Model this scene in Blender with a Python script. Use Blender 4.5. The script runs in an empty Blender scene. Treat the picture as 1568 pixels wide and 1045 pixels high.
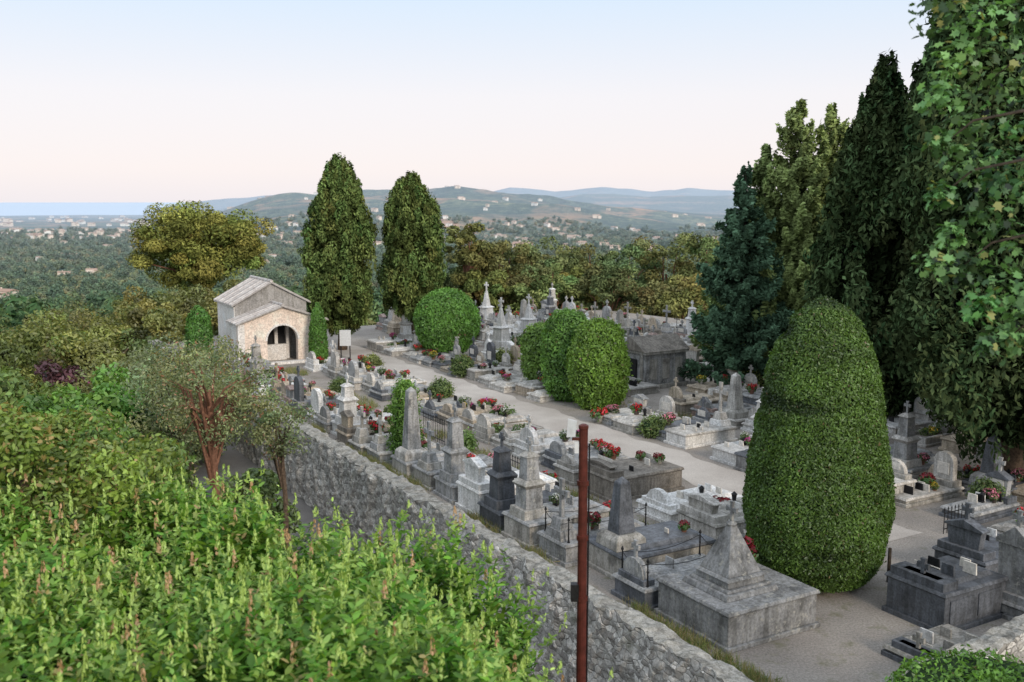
import bpy, math, random
import numpy as np
from mathutils import Vector
random.seed(7); rng=np.random.default_rng(7)
scene=bpy.context.scene
COL=scene.collection
# ---------------------------------------------------------------- helpers
SA=np.array([-0.51,0.86]); SB=np.array([0.86,0.51]); O=np.array([1.55,19.5])
ROT=math.atan2(0.51,0.86)
def W(s,r,z=0.0):
    p=O+s*SA+r*SB
    return (float(p[0]),float(p[1]),z)
def sn(P,scale,seed,oct=3):
    g=np.random.default_rng(seed); P=np.asarray(P,float); out=np.zeros(len(P)); amp=1.0; tot=0
    for o in range(oct):
        for k in range(5):
            d=g.normal(size=P.shape[1]); d/=np.linalg.norm(d)
            out+=amp*np.sin((P@d)*scale*(2.0**o)*(0.7+0.6*g.random())+g.random()*6.28)
        tot+=amp*2.2; amp*=0.55
    return out/tot
def unit(v):
    return v/np.maximum(np.linalg.norm(v,axis=1,keepdims=True),1e-9)
def link(o,parent=None):
    COL.objects.link(o)
    if parent is not None: o.parent=parent
    return o
def empty(name,loc=(0,0,0),rotz=0):
    e=bpy.data.objects.new(name,None); e.empty_display_size=.3; e.location=loc; e.rotation_euler=(0,0,rotz); COL.objects.link(e); return e
# ---------------------------------------------------------------- materials
def newmat(name):
    m=bpy.data.materials.new(name); m.use_nodes=True; nt=m.node_tree
    b=nt.nodes['Principled BSDF']; b.inputs['Roughness'].default_value=.8
    b.inputs['Specular IOR Level'].default_value=.25
    return m,nt,b
def N(nt,t,**kw):
    n=nt.nodes.new(t)
    for k,v in kw.items(): setattr(n,k,v)
    return n
def ramp(nt,fac,stops):
    r=N(nt,'ShaderNodeValToRGB'); e=r.color_ramp.elements
    while len(e)<len(stops): e.new(.5)
    for i,(p,c) in enumerate(stops): e[i].position=p; e[i].color=(*c,1)
    nt.links.new(fac,r.inputs[0]); return r.outputs[0]
def mixc(nt,a,b,f,mode='MIX'):
    m=N(nt,'ShaderNodeMix',data_type='RGBA',blend_type=mode)
    for s,v in ((0,f),(6,a),(7,b)):
        if hasattr(v,'links'): nt.links.new(v,m.inputs[s])
        else: m.inputs[s].default_value=v if s==0 else (*v,1)
    return m.outputs[2]
def coords(nt,kind='Object',rnd=True):
    tc=N(nt,'ShaderNodeTexCoord'); out=tc.outputs[kind]
    if rnd:
        oi=N(nt,'ShaderNodeObjectInfo'); a=N(nt,'ShaderNodeVectorMath',operation='ADD')
        sc=N(nt,'ShaderNodeMath',operation='MULTIPLY'); sc.inputs[1].default_value=50
        nt.links.new(oi.outputs['Random'],sc.inputs[0]); nt.links.new(out,a.inputs[0]); nt.links.new(sc.outputs[0],a.inputs[1]); out=a.outputs[0]
    return out
def noise(nt,co,scale,det=3,rough=.6):
    n=N(nt,'ShaderNodeTexNoise'); n.inputs['Scale'].default_value=scale; n.inputs['Detail'].default_value=det; n.inputs['Roughness'].default_value=rough
    nt.links.new(co,n.inputs['Vector']); return n.outputs['Fac']
def bump(nt,h,b,st=.4,dist=.02):
    n=N(nt,'ShaderNodeBump'); n.inputs['Strength'].default_value=st; n.inputs['Distance'].default_value=dist
    nt.links.new(h,n.inputs['Height']); nt.links.new(n.outputs[0],b.inputs['Normal'])
def stone(name,c,dark=.45,scale=3,rough=.75,lichen=None,streak=.6,vr=(.72,1.15)):
    m,nt,b=newmat(name); co=coords(nt)
    n1=noise(nt,co,scale); n2=noise(nt,co,scale*9,4,.7)
    mp=N(nt,'ShaderNodeMapping'); mp.inputs['Scale'].default_value=(6,6,.8); nt.links.new(co,mp.inputs[0])
    n3=noise(nt,mp.outputs[0],1.6,3)
    d=tuple(x*dark for x in c); l=tuple(min(x*1.25,.85) for x in c)
    col=ramp(nt,n1,[(.3,d),(.5,c),(.72,l)])
    sp=ramp(nt,n2,[(.35,(.64,.64,.64)),(.6,(1.08,1.08,1.08))]); col=mixc(nt,col,sp,1.0,'MULTIPLY')
    st=ramp(nt,n3,[(.4,(.5,.49,.45)),(.58,(1,1,1))]); col=mixc(nt,col,st,streak,'MULTIPLY')
    if lichen: 
        n4=noise(nt,co,scale*3,4,.8); f=ramp(nt,n4,[(.56,(0,0,0)),(.66,(1,1,1))]); col=mixc(nt,col,lichen,f)
    oi=N(nt,'ShaderNodeObjectInfo'); v=N(nt,'ShaderNodeMapRange'); v.inputs[3].default_value=vr[0]; v.inputs[4].default_value=vr[1]
    nt.links.new(oi.outputs['Random'],v.inputs[0])
    hs=N(nt,'ShaderNodeHueSaturation'); nt.links.new(v.outputs[0],hs.inputs['Value']); nt.links.new(col,hs.inputs['Color'])
    nt.links.new(hs.outputs[0],b.inputs['Base Color']); b.inputs['Roughness'].default_value=rough
    bump(nt,n2,b,.4,.015); return m
def plain(name,c,rough=.7,var=.25,scale=12,metal=0):
    m,nt,b=newmat(name); co=coords(nt); n=noise(nt,co,scale)
    col=ramp(nt,n,[(.3,tuple(x*(1-var) for x in c)),(.7,tuple(min(1,x*(1+var)) for x in c))])
    nt.links.new(col,b.inputs['Base Color']); b.inputs['Roughness'].default_value=rough; b.inputs['Metallic'].default_value=metal
    return m
M={}
M['grey']=stone('grey_granite',(.36,.36,.36),.5,2.2,lichen=(.45,.435,.39))
M['dark']=stone('dark_granite',(.15,.16,.18),.55,2.5,rough=.5)
M['pale']=stone('pale_limestone',(.57,.545,.51),.58,2.5,lichen=(.34,.32,.28))
M['white']=stone('white_marble',(.78,.765,.74),.78,2,streak=.4)
M['beige']=stone('beige_stone',(.52,.44,.345),.6,2.5)
M['brown']=stone('brown_stone',(.29,.26,.225),.55,2.5,lichen=(.17,.15,.125))
M['pink']=stone('pink_granite',(.46,.34,.3),.65,2.5)
M['concrete']=stone('weathered_concrete',(.43,.41,.375),.5,2.6,lichen=(.26,.25,.215))
M['metal']=plain('wrought_iron',(.03,.03,.032),.5,.3,20,.6)
M['rust']=plain('rust_brown_paint',(.085,.022,.016),.45,.35,9)
M['terracotta']=plain('terracotta_pot',(.22,.11,.075),.8)
M['potdark']=plain('dark_planter',(.09,.07,.06),.7)
M['signwhite']=plain('white_enamel',(.6,.61,.62),.5,.12)
M['bark']=plain('bark',(.12,.085,.06),.95,.5,14)
M['barkdark']=plain('bark_dark',(.05,.04,.03),.95,.5,14)
M['barkred']=plain('bark_reddish',(.2,.1,.065),.95,.4,14)
M['stucco']=stone('cream_stucco',(.84,.7,.6),.92,1.5,streak=.15,vr=(1,1.02))
M['stuccow']=stone('white_stucco',(.82,.78,.74),.88,1.5,streak=.2,vr=(1,1.02))
M['gable']=stone('grey_gable_render',(.36,.345,.33),.6,1.5,streak=.5,vr=(1,1.05))
M['door_dark']=plain('dark_interior',(.02,.02,.022),.6)
M['core']=plain('dark_core_fill',(.02,.04,.014),1,.4,6)  # dark filler for the surfaces added under leaf layers to block light
M['cream']=plain('plaster_face',(.62,.58,.52),.8)
def foliage(name,trans=.3):
    m=bpy.data.materials.new(name); m.use_nodes=True; nt=m.node_tree; nt.nodes.remove(nt.nodes['Principled BSDF'])
    a=N(nt,'ShaderNodeAttribute'); a.attribute_name='Col'; b=N(nt,'ShaderNodeBsdfDiffuse'); nt.links.new(a.outputs['Color'],b.inputs[0]); out=b.outputs[0]
    if trans>0:
        t=N(nt,'ShaderNodeBsdfTranslucent'); g=mixc(nt,a.outputs['Color'],(1.0,1.0,.5),1,'MULTIPLY'); nt.links.new(g,t.inputs[0])
        mx=N(nt,'ShaderNodeMixShader'); mx.inputs[0].default_value=trans; nt.links.new(out,mx.inputs[1]); nt.links.new(t.outputs[0],mx.inputs[2]); out=mx.outputs[0]
        gl=N(nt,'ShaderNodeBsdfGlossy'); gl.inputs['Roughness'].default_value=.45; gl.inputs[0].default_value=(.8,.85,.9,1)
        m2=N(nt,'ShaderNodeMixShader'); m2.inputs[0].default_value=.035; nt.links.new(out,m2.inputs[1]); nt.links.new(gl.outputs[0],m2.inputs[2]); out=m2.outputs[0]
    nt.links.new(out,nt.nodes['Material Output'].inputs[0]); return m
M['leaf']=foliage('foliage_leaves',.3); M['needle']=foliage('foliage_needles',0)
HAZE=(.45,.525,.61)  # aerial haze, mixed into the base colour by distance from the origin
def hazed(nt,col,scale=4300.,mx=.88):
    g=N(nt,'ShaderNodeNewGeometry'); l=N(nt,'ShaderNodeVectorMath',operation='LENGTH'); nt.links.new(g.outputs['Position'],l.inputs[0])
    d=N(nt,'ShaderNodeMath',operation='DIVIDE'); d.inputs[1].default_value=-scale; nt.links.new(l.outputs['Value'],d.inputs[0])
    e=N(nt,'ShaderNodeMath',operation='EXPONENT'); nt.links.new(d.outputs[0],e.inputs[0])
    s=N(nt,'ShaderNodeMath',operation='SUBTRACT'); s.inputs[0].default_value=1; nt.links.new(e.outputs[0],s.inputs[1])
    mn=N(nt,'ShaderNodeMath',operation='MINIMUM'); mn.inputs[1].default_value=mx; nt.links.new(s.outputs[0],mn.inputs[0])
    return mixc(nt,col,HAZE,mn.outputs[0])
def todiff(m,nt,b,col):
    d=N(nt,'ShaderNodeBsdfDiffuse'); nt.links.new(col,d.inputs[0]); nt.links.new(d.outputs[0],nt.nodes['Material Output'].inputs[0]); nt.nodes.remove(b); return m
def hz_attr():
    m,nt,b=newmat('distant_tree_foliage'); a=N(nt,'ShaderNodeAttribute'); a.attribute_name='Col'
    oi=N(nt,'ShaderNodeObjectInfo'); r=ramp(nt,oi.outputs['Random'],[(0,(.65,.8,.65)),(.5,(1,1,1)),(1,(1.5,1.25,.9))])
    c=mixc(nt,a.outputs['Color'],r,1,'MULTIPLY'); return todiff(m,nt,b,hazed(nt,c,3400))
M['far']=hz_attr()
def N_rgb(nt,c):
    r=N(nt,'ShaderNodeRGB'); r.outputs[0].default_value=(*c,1); return r.outputs[0]
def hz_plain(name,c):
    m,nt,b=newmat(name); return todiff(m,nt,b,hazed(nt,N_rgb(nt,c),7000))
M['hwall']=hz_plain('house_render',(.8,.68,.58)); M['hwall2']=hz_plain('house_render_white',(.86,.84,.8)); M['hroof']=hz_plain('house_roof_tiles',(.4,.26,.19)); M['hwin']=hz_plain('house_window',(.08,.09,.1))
# ---------------------------------------------------------------- mesh builder
class MB:
    def __init__(s): s.v=[];s.f=[];s.m=[]
    def add(s,vs,fs,mat=0):
        b=len(s.v); s.v+=[tuple(map(float,v)) for v in vs]; s.f+=[tuple(b+i for i in f) for f in fs]; s.m+=[mat]*len(fs)
    def frus(s,cx,cy,z0,z1,w0,d0,w1,d1,mat=0):
        vs=[(cx+a*w/2,cy+b*d/2,z) for z,w,d in((z0,w0,d0),(z1,w1,d1)) for a,b in((-1,-1),(1,-1),(1,1),(-1,1))]
        s.add(vs,[(3,2,1,0),(4,5,6,7),(0,1,5,4),(1,2,6,5),(2,3,7,6),(3,0,4,7)],mat)
    def box(s,x0,x1,y0,y1,z0,z1,mat=0):
        s.frus((x0+x1)/2,(y0+y1)/2,z0,z1,x1-x0,y1-y0,x1-x0,y1-y0,mat)
    def extx(s,prof,x0,x1,mat=0):
        n=len(prof); vs=[(x0,y,z) for y,z in prof]+[(x1,y,z) for y,z in prof]
        s.add(vs,[tuple(range(n-1,-1,-1)),tuple(range(n,2*n))]+[(i,(i+1)%n,n+(i+1)%n,n+i) for i in range(n)],mat)
    def exty(s,prof,y0,y1,mat=0):
        n=len(prof); vs=[(x,y0,z) for x,z in prof]+[(x,y1,z) for x,z in prof]
        s.add(vs,[tuple(range(n)),tuple(range(2*n-1,n-1,-1))]+[((i+1)%n,i,n+i,n+(i+1)%n) for i in range(n)],mat)
    def lathe(s,cx,cy,prof,n=12,mat=0):
        vs=[(cx+r*math.cos(6.2832*i/n),cy+r*math.sin(6.2832*i/n),z) for z,r in prof for i in range(n)]
        fs=[(k*n+i,k*n+(i+1)%n,(k+1)*n+(i+1)%n,(k+1)*n+i) for k in range(len(prof)-1) for i in range(n)]
        fs+=[tuple(range(n-1,-1,-1)),tuple((len(prof)-1)*n+i for i in range(n))]
        s.add(vs,fs,mat)
    def tube(s,pts,rad,n=7,mat=0):
        vs=[];pts=[Vector(p) for p in pts]
        for i,p in enumerate(pts):
            d=(pts[min(i+1,len(pts)-1)]-pts[max(i-1,0)]).normalized()
            a=d.orthogonal().normalized(); b=d.cross(a)
            for k in range(n):
                t=6.2832*k/n; vs.append(p+(a*math.cos(t)+b*math.sin(t))*rad[i])
        fs=[(k*n+i,k*n+(i+1)%n,(k+1)*n+(i+1)%n,(k+1)*n+i) for k in range(len(pts)-1) for i in range(n)]
        fs+=[tuple(range(n-1,-1,-1)),tuple((len(pts)-1)*n+i for i in range(n))]
        s.add(vs,fs,mat)
    def cross(s,cx,cy,z0,h,mat=0,t=.09):
        w=h*.62; za=z0+h*.66
        s.extx([(-t/2+cy,z0),(t/2+cy,z0),(t/2+cy,za-t/2),(w/2+cy,za-t*.75),(w/2+cy,za+t*.75),(t/2+cy,za+t/2),(t*.75+cy,z0+h),(-t*.75+cy,z0+h),(-t/2+cy,za+t/2),(-w/2+cy,za+t*.75),(-w/2+cy,za-t*.75),(-t/2+cy,za-t/2)],cx-t*.4,cx+t*.4,mat)
    def obj(s,name,mats,loc=(0,0,0),rotz=0,parent=None,bevel=0,smooth=False):
        me=bpy.data.meshes.new(name); me.from_pydata(s.v,[],s.f); 
        for m in mats: me.materials.append(M[m])
        me.polygons.foreach_set('material_index',s.m)
        if smooth: me.polygons.foreach_set('use_smooth',[True]*len(s.f))
        me.update()
        o=bpy.data.objects.new(name,me); o.location=loc; o.rotation_euler=(0,0,rotz); link(o,parent)
        if bevel:
            b=o.modifiers.new('bevel','BEVEL'); b.width=bevel; b.segments=1; b.limit_method='ANGLE'
        return o
DIA=np.array([(-1,0,0),(0,.42,.06),(1,0,-.12),(0,-.42,.06)])
OVAL=np.array([(-1,0,0),(-.35,.42,.07),(.45,.36,.03),(1,0,-.2),(.45,-.36,.03),(-.35,-.42,.07)])
LOBE=np.array([(-1,0,0),(-.55,.75,-.1),(-.1,.45,0),(.25,.85,-.1),(.35,.3,0),(1,0,-.15),(.35,-.3,0),(.25,-.85,-.1),(-.1,-.45,0),(-.55,-.75,-.1)])
def leaf_me(name,P,Nn,S,C,tmpl=DIA,T=None,mat='leaf'):
    n=len(P); Nn=unit(Nn)
    if T is None: T=rng.normal(size=(n,3))
    T=unit(T-Nn*np.sum(T*Nn,1,keepdims=True)); B=np.cross(Nn,T); k=len(tmpl)
    S=np.broadcast_to(np.asarray(S,float),(n,))
    V=P[:,None,:]+S[:,None,None]*(tmpl[None,:,0:1]*T[:,None,:]+tmpl[None,:,1:2]*B[:,None,:]+tmpl[None,:,2:3]*Nn[:,None,:])
    me=bpy.data.meshes.new(name); me.vertices.add(n*k); me.vertices.foreach_set('co',V.astype(np.float32).ravel())
    me.loops.add(n*k); me.loops.foreach_set('vertex_index',np.arange(n*k,dtype=np.int32))
    me.polygons.add(n); me.polygons.foreach_set('loop_start',np.arange(0,n*k,k,dtype=np.int32)); me.polygons.foreach_set('loop_total',np.full(n,k,dtype=np.int32))
    me.update(calc_edges=True)
    a=me.color_attributes.new('Col','FLOAT_COLOR','POINT')
    c=np.ones((n,k,4),np.float32); c[:,:,:3]=np.clip(C,0.002,.9)[:,None,:]; a.data.foreach_set('color',c.ravel())
    me.materials.append(M[mat]); return me
def cloud(clumps,per,size,col,var=.25,hol=.55,up=.3,cvar=.22,flat=1.0,tips=None,jit=.8):
    c=np.array(clumps,float); n=len(c); idx=np.repeat(np.arange(n),per)
    D=unit(rng.normal(size=(n*per,3))); rad=hol+(1.05-hol)*rng.random(n*per)**.6
    P=c[idx,:3]+D*rad[:,None]*c[idx,3:6]
    Nn=D+rng.normal(size=D.shape)*jit+np.array([0,0,up])
    S=size*(.65+.7*rng.random(n*per))
    cb=1+cvar*rng.normal(size=n); hue=rng.normal(size=n)*.1
    C=np.array(col)[None,:]*(cb[idx]*(1+var*rng.normal(size=n*per)))[:,None]
    C[:,0]*=1+hue[idx]
    if tips is not None:
        k=(rng.random(n*per)<tips[1])&(rad>.85); C[k]=np.array(tips[0])*(.8+.4*rng.random(k.sum()))[:,None]
    return P,Nn,S,np.clip(C,.004,1)
def cat(*L): return [np.concatenate(x) for x in zip(*L)]
def fol(name,parts,parent,tmpl=DIA,T=None,mat='leaf'):
    P,Nn,S,C=parts; me=leaf_me(name,P,Nn,S,C,tmpl,T,mat); o=bpy.data.objects.new(name,me); return link(o,parent)
# ---------------------------------------------------------------- terrain
def u2az(u): return math.degrees(math.atan((u-784)/1524))
cr_az=[u2az(u) for u in (200,350,430,560,640,700,760,850,900,1000,1100,1300)]
cr_v=[326,305,299,296,296,292,299,306,314,322,330,335]
m_az=[u2az(u) for u in (300,450,600,720,760,800,850,890,940,990,1040,1090,1150,1300)]
m_v=[312,306,303,300,297,299,303,298,297,302,299,302,300,304]
fr_az=[u2az(u) for u in (230,330,420,600,740,780,830,850,920,960,1000,1050,1100,1400)]
fr_v=[318,306,301,300,297,288,292,295,287,290,294,291,295,295]
def H(x,y):
    x=np.asarray(x,float);y=np.asarray(y,float); d=np.hypot(x,y); az=np.degrees(np.arctan2(x,y))
    base=np.interp(d,[0,40,70,110,200,500,1000,2000,3000,60000],[-2.3,-2.4,-4,-9,-20,-44,-58,-66,-60,-50])
    left=np.interp(d,[2000,4000,7000,10500,13000,60000],[-66,-86,-106,-130,-200,-300])
    w=np.clip((az+20)/8,0,1); w=w*w*(3-2*w); w=np.where(az>90,1,np.where(az<-90,0,w))
    b=np.where(d>2000,left*(1-w)+base*w,base)
    ld=np.log(np.maximum(d,1))
    cz=8+(308-np.interp(az,cr_az,cr_v))/1524*4000
    g=np.where(d<4000,np.exp(-((ld-math.log(4000))/.45)**2),np.exp(-((ld-math.log(4000))/.22)**2))
    g2=np.exp(-((ld-math.log(15000))/.22)**2); g5=np.exp(-((ld-math.log(7500))/.16)**2)
    fz=8+(308-np.interp(az,fr_az,fr_v))/1524*15000; mz=8+(308-np.interp(az,m_az,m_v))/1524*7500
    P2=np.stack([x,y],1)
    nz=sn(P2,.0030,3,4); nr=1-2*np.abs(sn(P2,.0042,8,4))
    h=b+(cz-b)*g*w
    g3=np.exp(-((ld-math.log(2700))/.16)**2)*np.exp(-((az-2.5)/3.0)**2); h=h+g3*26
    wf=np.clip((az+21)/3,0,1)*(az<90)
    h=h+(mz-h)*g5*wf*np.clip((az+17)/4,0,1); h=h+(fz-h)*g2*wf
    amp=np.interp(d,[60,300,1000,2500,3300,4000,5500,7500,9500,15000],[0,3,8,14,18,8,20,12,40,22])*np.clip((ld-4),0,1)*np.where((w<.5)&(d>5000),.35,1)
    amp2=np.interp(d,[1800,2500,3500,4000,5000],[0,14,18,4,0])*w
    return h+nz*amp+(nr-.6)*amp2
az=np.radians(np.concatenate([np.linspace(-180,-42,24,endpoint=False),np.linspace(-42,42,520,endpoint=False),np.linspace(42,180,24,endpoint=False)]))
dd=np.concatenate([[2],np.exp(np.linspace(math.log(12),math.log(1500),80,endpoint=False)),np.exp(np.linspace(math.log(1500),math.log(9000),150,endpoint=False)),np.exp(np.linspace(math.log(9000),math.log(60000),50))])
A,D=np.meshgrid(az,dd); X=(D*np.sin(A)).ravel(); Y=(D*np.cos(A)).ravel(); Z=H(X,Y)
na=len(az); nd=len(dd)
f=[(i*na+j,i*na+(j+1)%na,(i+1)*na+(j+1)%na,(i+1)*na+j) for i in range(nd-1) for j in range(na)]
f.append(tuple(range(na-1,-1,-1)))
me=bpy.data.meshes.new('ground'); me.from_pydata(np.stack([X,Y,Z],1).tolist(),[],[tuple(reversed(q)) for q in f]); me.polygons.foreach_set('use_smooth',[True]*len(f))
m,nt,b=newmat('ground_terrain'); g=N(nt,'ShaderNodeNewGeometry'); pos=g.outputs['Position']
n1=noise(nt,pos,.003,5,.7); n2=noise(nt,pos,.026,5,.85); n3=noise(nt,pos,.0016,4,.6)
c=ramp(nt,n2,[(.36,(.008,.03,.012)),(.5,(.05,.09,.035)),(.64,(.24,.24,.13))])
dry=ramp(nt,n1,[(.52,(0,0,0)),(.6,(.85,.85,.85))]); c=mixc(nt,c,(.5,.28,.16),dry)
c2=ramp(nt,n3,[(.38,(.4,.6,.62)),(.62,(1.5,1.3,1.0))]); c=mixc(nt,c,c2,1,'MULTIPLY')
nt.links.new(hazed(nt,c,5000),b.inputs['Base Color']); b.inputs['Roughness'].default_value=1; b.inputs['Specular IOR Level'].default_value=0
bump(nt,n2,b,1,14)
me.materials.append(m); me.update(); link(bpy.data.objects.new('ground',me))
s=MB(); s.add([(120000*math.cos(t),120000*math.sin(t),-140) for t in np.linspace(0,2*math.pi,64,endpoint=False)],[tuple(range(64))])
m,nt,b=newmat('sea_water'); b.inputs['Base Color'].default_value=(.5,.6,.72,1); b.inputs['Roughness'].default_value=.6; M['sea']=m
s.obj('sea',['sea'])
# ---------------------------------------------------------------- cemetery ground, path, road
m,nt,b=newmat('gravel'); co=coords(nt,rnd=False); a1=noise(nt,co,.35,4); a2=noise(nt,co,22,4,.8); a3=noise(nt,co,1.6,4,.7)
c=ramp(nt,a1,[(.35,(.27,.24,.213)),(.65,(.4,.36,.32))]); c=mixc(nt,c,ramp(nt,a2,[(.3,(.55,.55,.55)),(.7,(1.35,1.35,1.35))]),1,'MULTIPLY')
gf=ramp(nt,a3,[(.56,(0,0,0)),(.7,(.65,.65,.65))]); c=mixc(nt,c,(.15,.15,.07),gf)
nt.links.new(c,b.inputs['Base Color']); b.inputs['Roughness'].default_value=.95; bump(nt,a2,b,.8,.04); M['gravel']=m
m,nt,b=newmat('path_gravel'); co=coords(nt,rnd=False); a1=noise(nt,co,.5,4); a2=noise(nt,co,25,4,.8)
c=ramp(nt,a1,[(.35,(.43,.385,.345)),(.65,(.56,.515,.465))]); c=mixc(nt,c,ramp(nt,a2,[(.3,(.74,.74,.74)),(.7,(1.18,1.18,1.18))]),1,'MULTIPLY')
nt.links.new(c,b.inputs['Base Color']); b.inputs['Roughness'].default_value=.95; bump(nt,a2,b,.5,.02); M['path']=m
m,nt,b=newmat('asphalt'); co=coords(nt,rnd=False); a1=noise(nt,co,.5,4); a2=noise(nt,co,30,4,.8)
c=ramp(nt,a1,[(.35,(.13,.125,.125)),(.65,(.2,.195,.19))]); c=mixc(nt,c,ramp(nt,a2,[(.3,(.7,.7,.7)),(.7,(1.3,1.3,1.3))]),1,'MULTIPLY')
nt.links.new(c,b.inputs['Base Color']); bump(nt,a2,b,.5,.02); M['asphalt']=m
poly=[W(-6.3,-.1)[:2],(11,18.7),(32,33),W(20,36)[:2],W(44,32)[:2],W(44,-.1)[:2]]
n=len(poly); s=MB(); s.add([(x,y,0) for x,y in poly]+[(x,y,-16) for x,y in poly],[tuple(range(n))]+[(i,n+i,n+(i+1)%n,(i+1)%n) for i in range(n)]); s.obj('cemetery_ground',['gravel'])
s=MB(); pr=[];pl=[]
for i,sv in enumerate(np.arange(-1,37,.4)):
    wob=.12*math.sin(sv*1.7)+.08*math.sin(sv*4.1); pr.append(W(sv,9.3+wob,.006)); pl.append(W(sv,7.3-wob*.8,.006))
k=len(pr); s.add(pr+pl,[(i,i+1,k+i+1,k+i) for i in range(k-1)]); s.obj('gravel_path',['path'])
s=MB(); s.add([W(a,r,-2.26) for a,r in((-16,-4.4),(-16,-.5),(34,-.5),(34,-4.4))],[(0,1,2,3)]); s.obj('road',['asphalt'])
s=MB(); s.box(-50,0,-.0,.22,0,.13); 
o=s.obj('kerb',['concrete'],W(-16,-4.62,-2.27),ROT+math.pi*1.5,bevel=.02)
# ---------------------------------------------------------------- stone walls
m,nt,b=newmat('rubble_masonry'); tc=N(nt,'ShaderNodeTexCoord'); mp=N(nt,'ShaderNodeMapping'); mp.inputs['Scale'].default_value=(1,1,1.35); nt.links.new(tc.outputs['Object'],mp.inputs[0])
nw=N(nt,'ShaderNodeTexNoise'); nw.inputs['Scale'].default_value=3.5; nt.links.new(mp.outputs[0],nw.inputs['Vector'])
va=N(nt,'ShaderNodeVectorMath',operation='MULTIPLY_ADD'); nt.links.new(nw.outputs['Color'],va.inputs[0]); va.inputs[1].default_value=(.22,.22,.22); nt.links.new(mp.outputs[0],va.inputs[2])
v1=N(nt,'ShaderNodeTexVoronoi'); v1.inputs['Scale'].default_value=5.6; nt.links.new(va.outputs[0],v1.inputs['Vector'])
v2=N(nt,'ShaderNodeTexVoronoi',feature='DISTANCE_TO_EDGE'); v2.inputs['Scale'].default_value=5.6; nt.links.new(va.outputs[0],v2.inputs['Vector'])
sp=N(nt,'ShaderNodeSeparateColor'); nt.links.new(v1.outputs['Color'],sp.inputs[0])
c=ramp(nt,sp.outputs[0],[(0,(.3,.28,.26)),(.4,(.5,.475,.44)),(.75,(.66,.63,.59)),(1,(.8,.77,.72))])
e=ramp(nt,v2.outputs['Distance'],[(.0,(1,1,1)),(.06,(0,0,0))]); nn=noise(nt,tc.outputs['Object'],1.6,4)
mort=ramp(nt,nn,[(.35,(.13,.12,.11)),(.6,(.55,.53,.49))]); c=mixc(nt,c,mort,e)
n5=noise(nt,tc.outputs['Object'],13,4,.8); c=mixc(nt,c,ramp(nt,n5,[(.3,(.5,.5,.5)),(.65,(1.2,1.2,1.2))]),1,'MULTIPLY')
n6=noise(nt,tc.outputs['Object'],.6,4,.7); c=mixc(nt,c,(.12,.145,.06),ramp(nt,n6,[(.58,(0,0,0)),(.7,(.55,.55,.55))]))
nt.links.new(c,b.inputs['Base Color']); b.inputs['Roughness'].default_value=.95
hh=N(nt,'ShaderNodeMath',operation='MINIMUM'); nt.links.new(v2.outputs['Distance'],hh.inputs[0]); hh.inputs[1].default_value=.12
bump(nt,hh.outputs[0],b,.9,.15); M['rubble']=m
M['cap']=stone('lichen_coping',(.4,.385,.35),.4,3.6,rough=.95,lichen=(.15,.145,.125),vr=(1,1.05))
def rubble_wall(name,p0,p1,zb,zt,th,step=.1):
    p0=Vector((*p0,0));p1=Vector((*p1,0)); L=(p1-p0).length; ang=math.atan2(p1.y-p0.y,p1.x-p0.x)
    nx=int(L/step)+1; prof=[]
    nz=int((zt-zb)/step)
    for i in range(nz+1): prof.append((0,zb+(zt-zb)*i/nz,0))
    for i in range(1,5): prof.append((th*i/4,zt,1))
    for i in range(1,4): prof.append((th,zt-(zt-zb)*i/3,1))
    Pn=len(prof); xs=np.linspace(0,L,nx)
    V=np.array([(x,p[0],p[1]) for x in xs for p in prof])
    d1=sn(V,9,11,3);d2=sn(V,2.5,12,3);d3=sn(V[:,:2],4.2,13,4)
    V[:,1]+=np.where(V[:,1]<.01,d1*.07+d2*.04,0); top=V[:,2]>zt-.03; V[top,2]+=(d3[top]*.06+d1[top]*.045)
    V[top&(V[:,1]<.1),2]-=.03
    fs=[];ms=[]
    for i in range(nx-1):
        for j in range(Pn-1):
            fs.append((i*Pn+j,(i+1)*Pn+j,(i+1)*Pn+j+1,i*Pn+j+1)); ms.append(1 if j>=nz and j<nz+4 else 0)
    fs+=[tuple(range(Pn)),tuple((nx-1)*Pn+i for i in range(Pn-1,-1,-1))]; ms+=[0,0]
    me=bpy.data.meshes.new(name); me.from_pydata(V.tolist(),[],fs); me.materials.append(M['rubble']); me.materials.append(M['cap']); me.polygons.foreach_set('material_index',ms); me.update()
    o=bpy.data.objects.new(name,me); o.location=p0; o.rotation_euler=(0,0,ang); link(o)
a0=W(46,-.5)[:2]; a1=W(-6.6,-.5)[:2]
rubble_wall('stone_retaining_wall',a0,a1,-2.6,.26,.48)
rubble_wall('stone_boundary_wall',(4.9,13.6),(14,20.2),-2.6,.45,.5)
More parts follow.
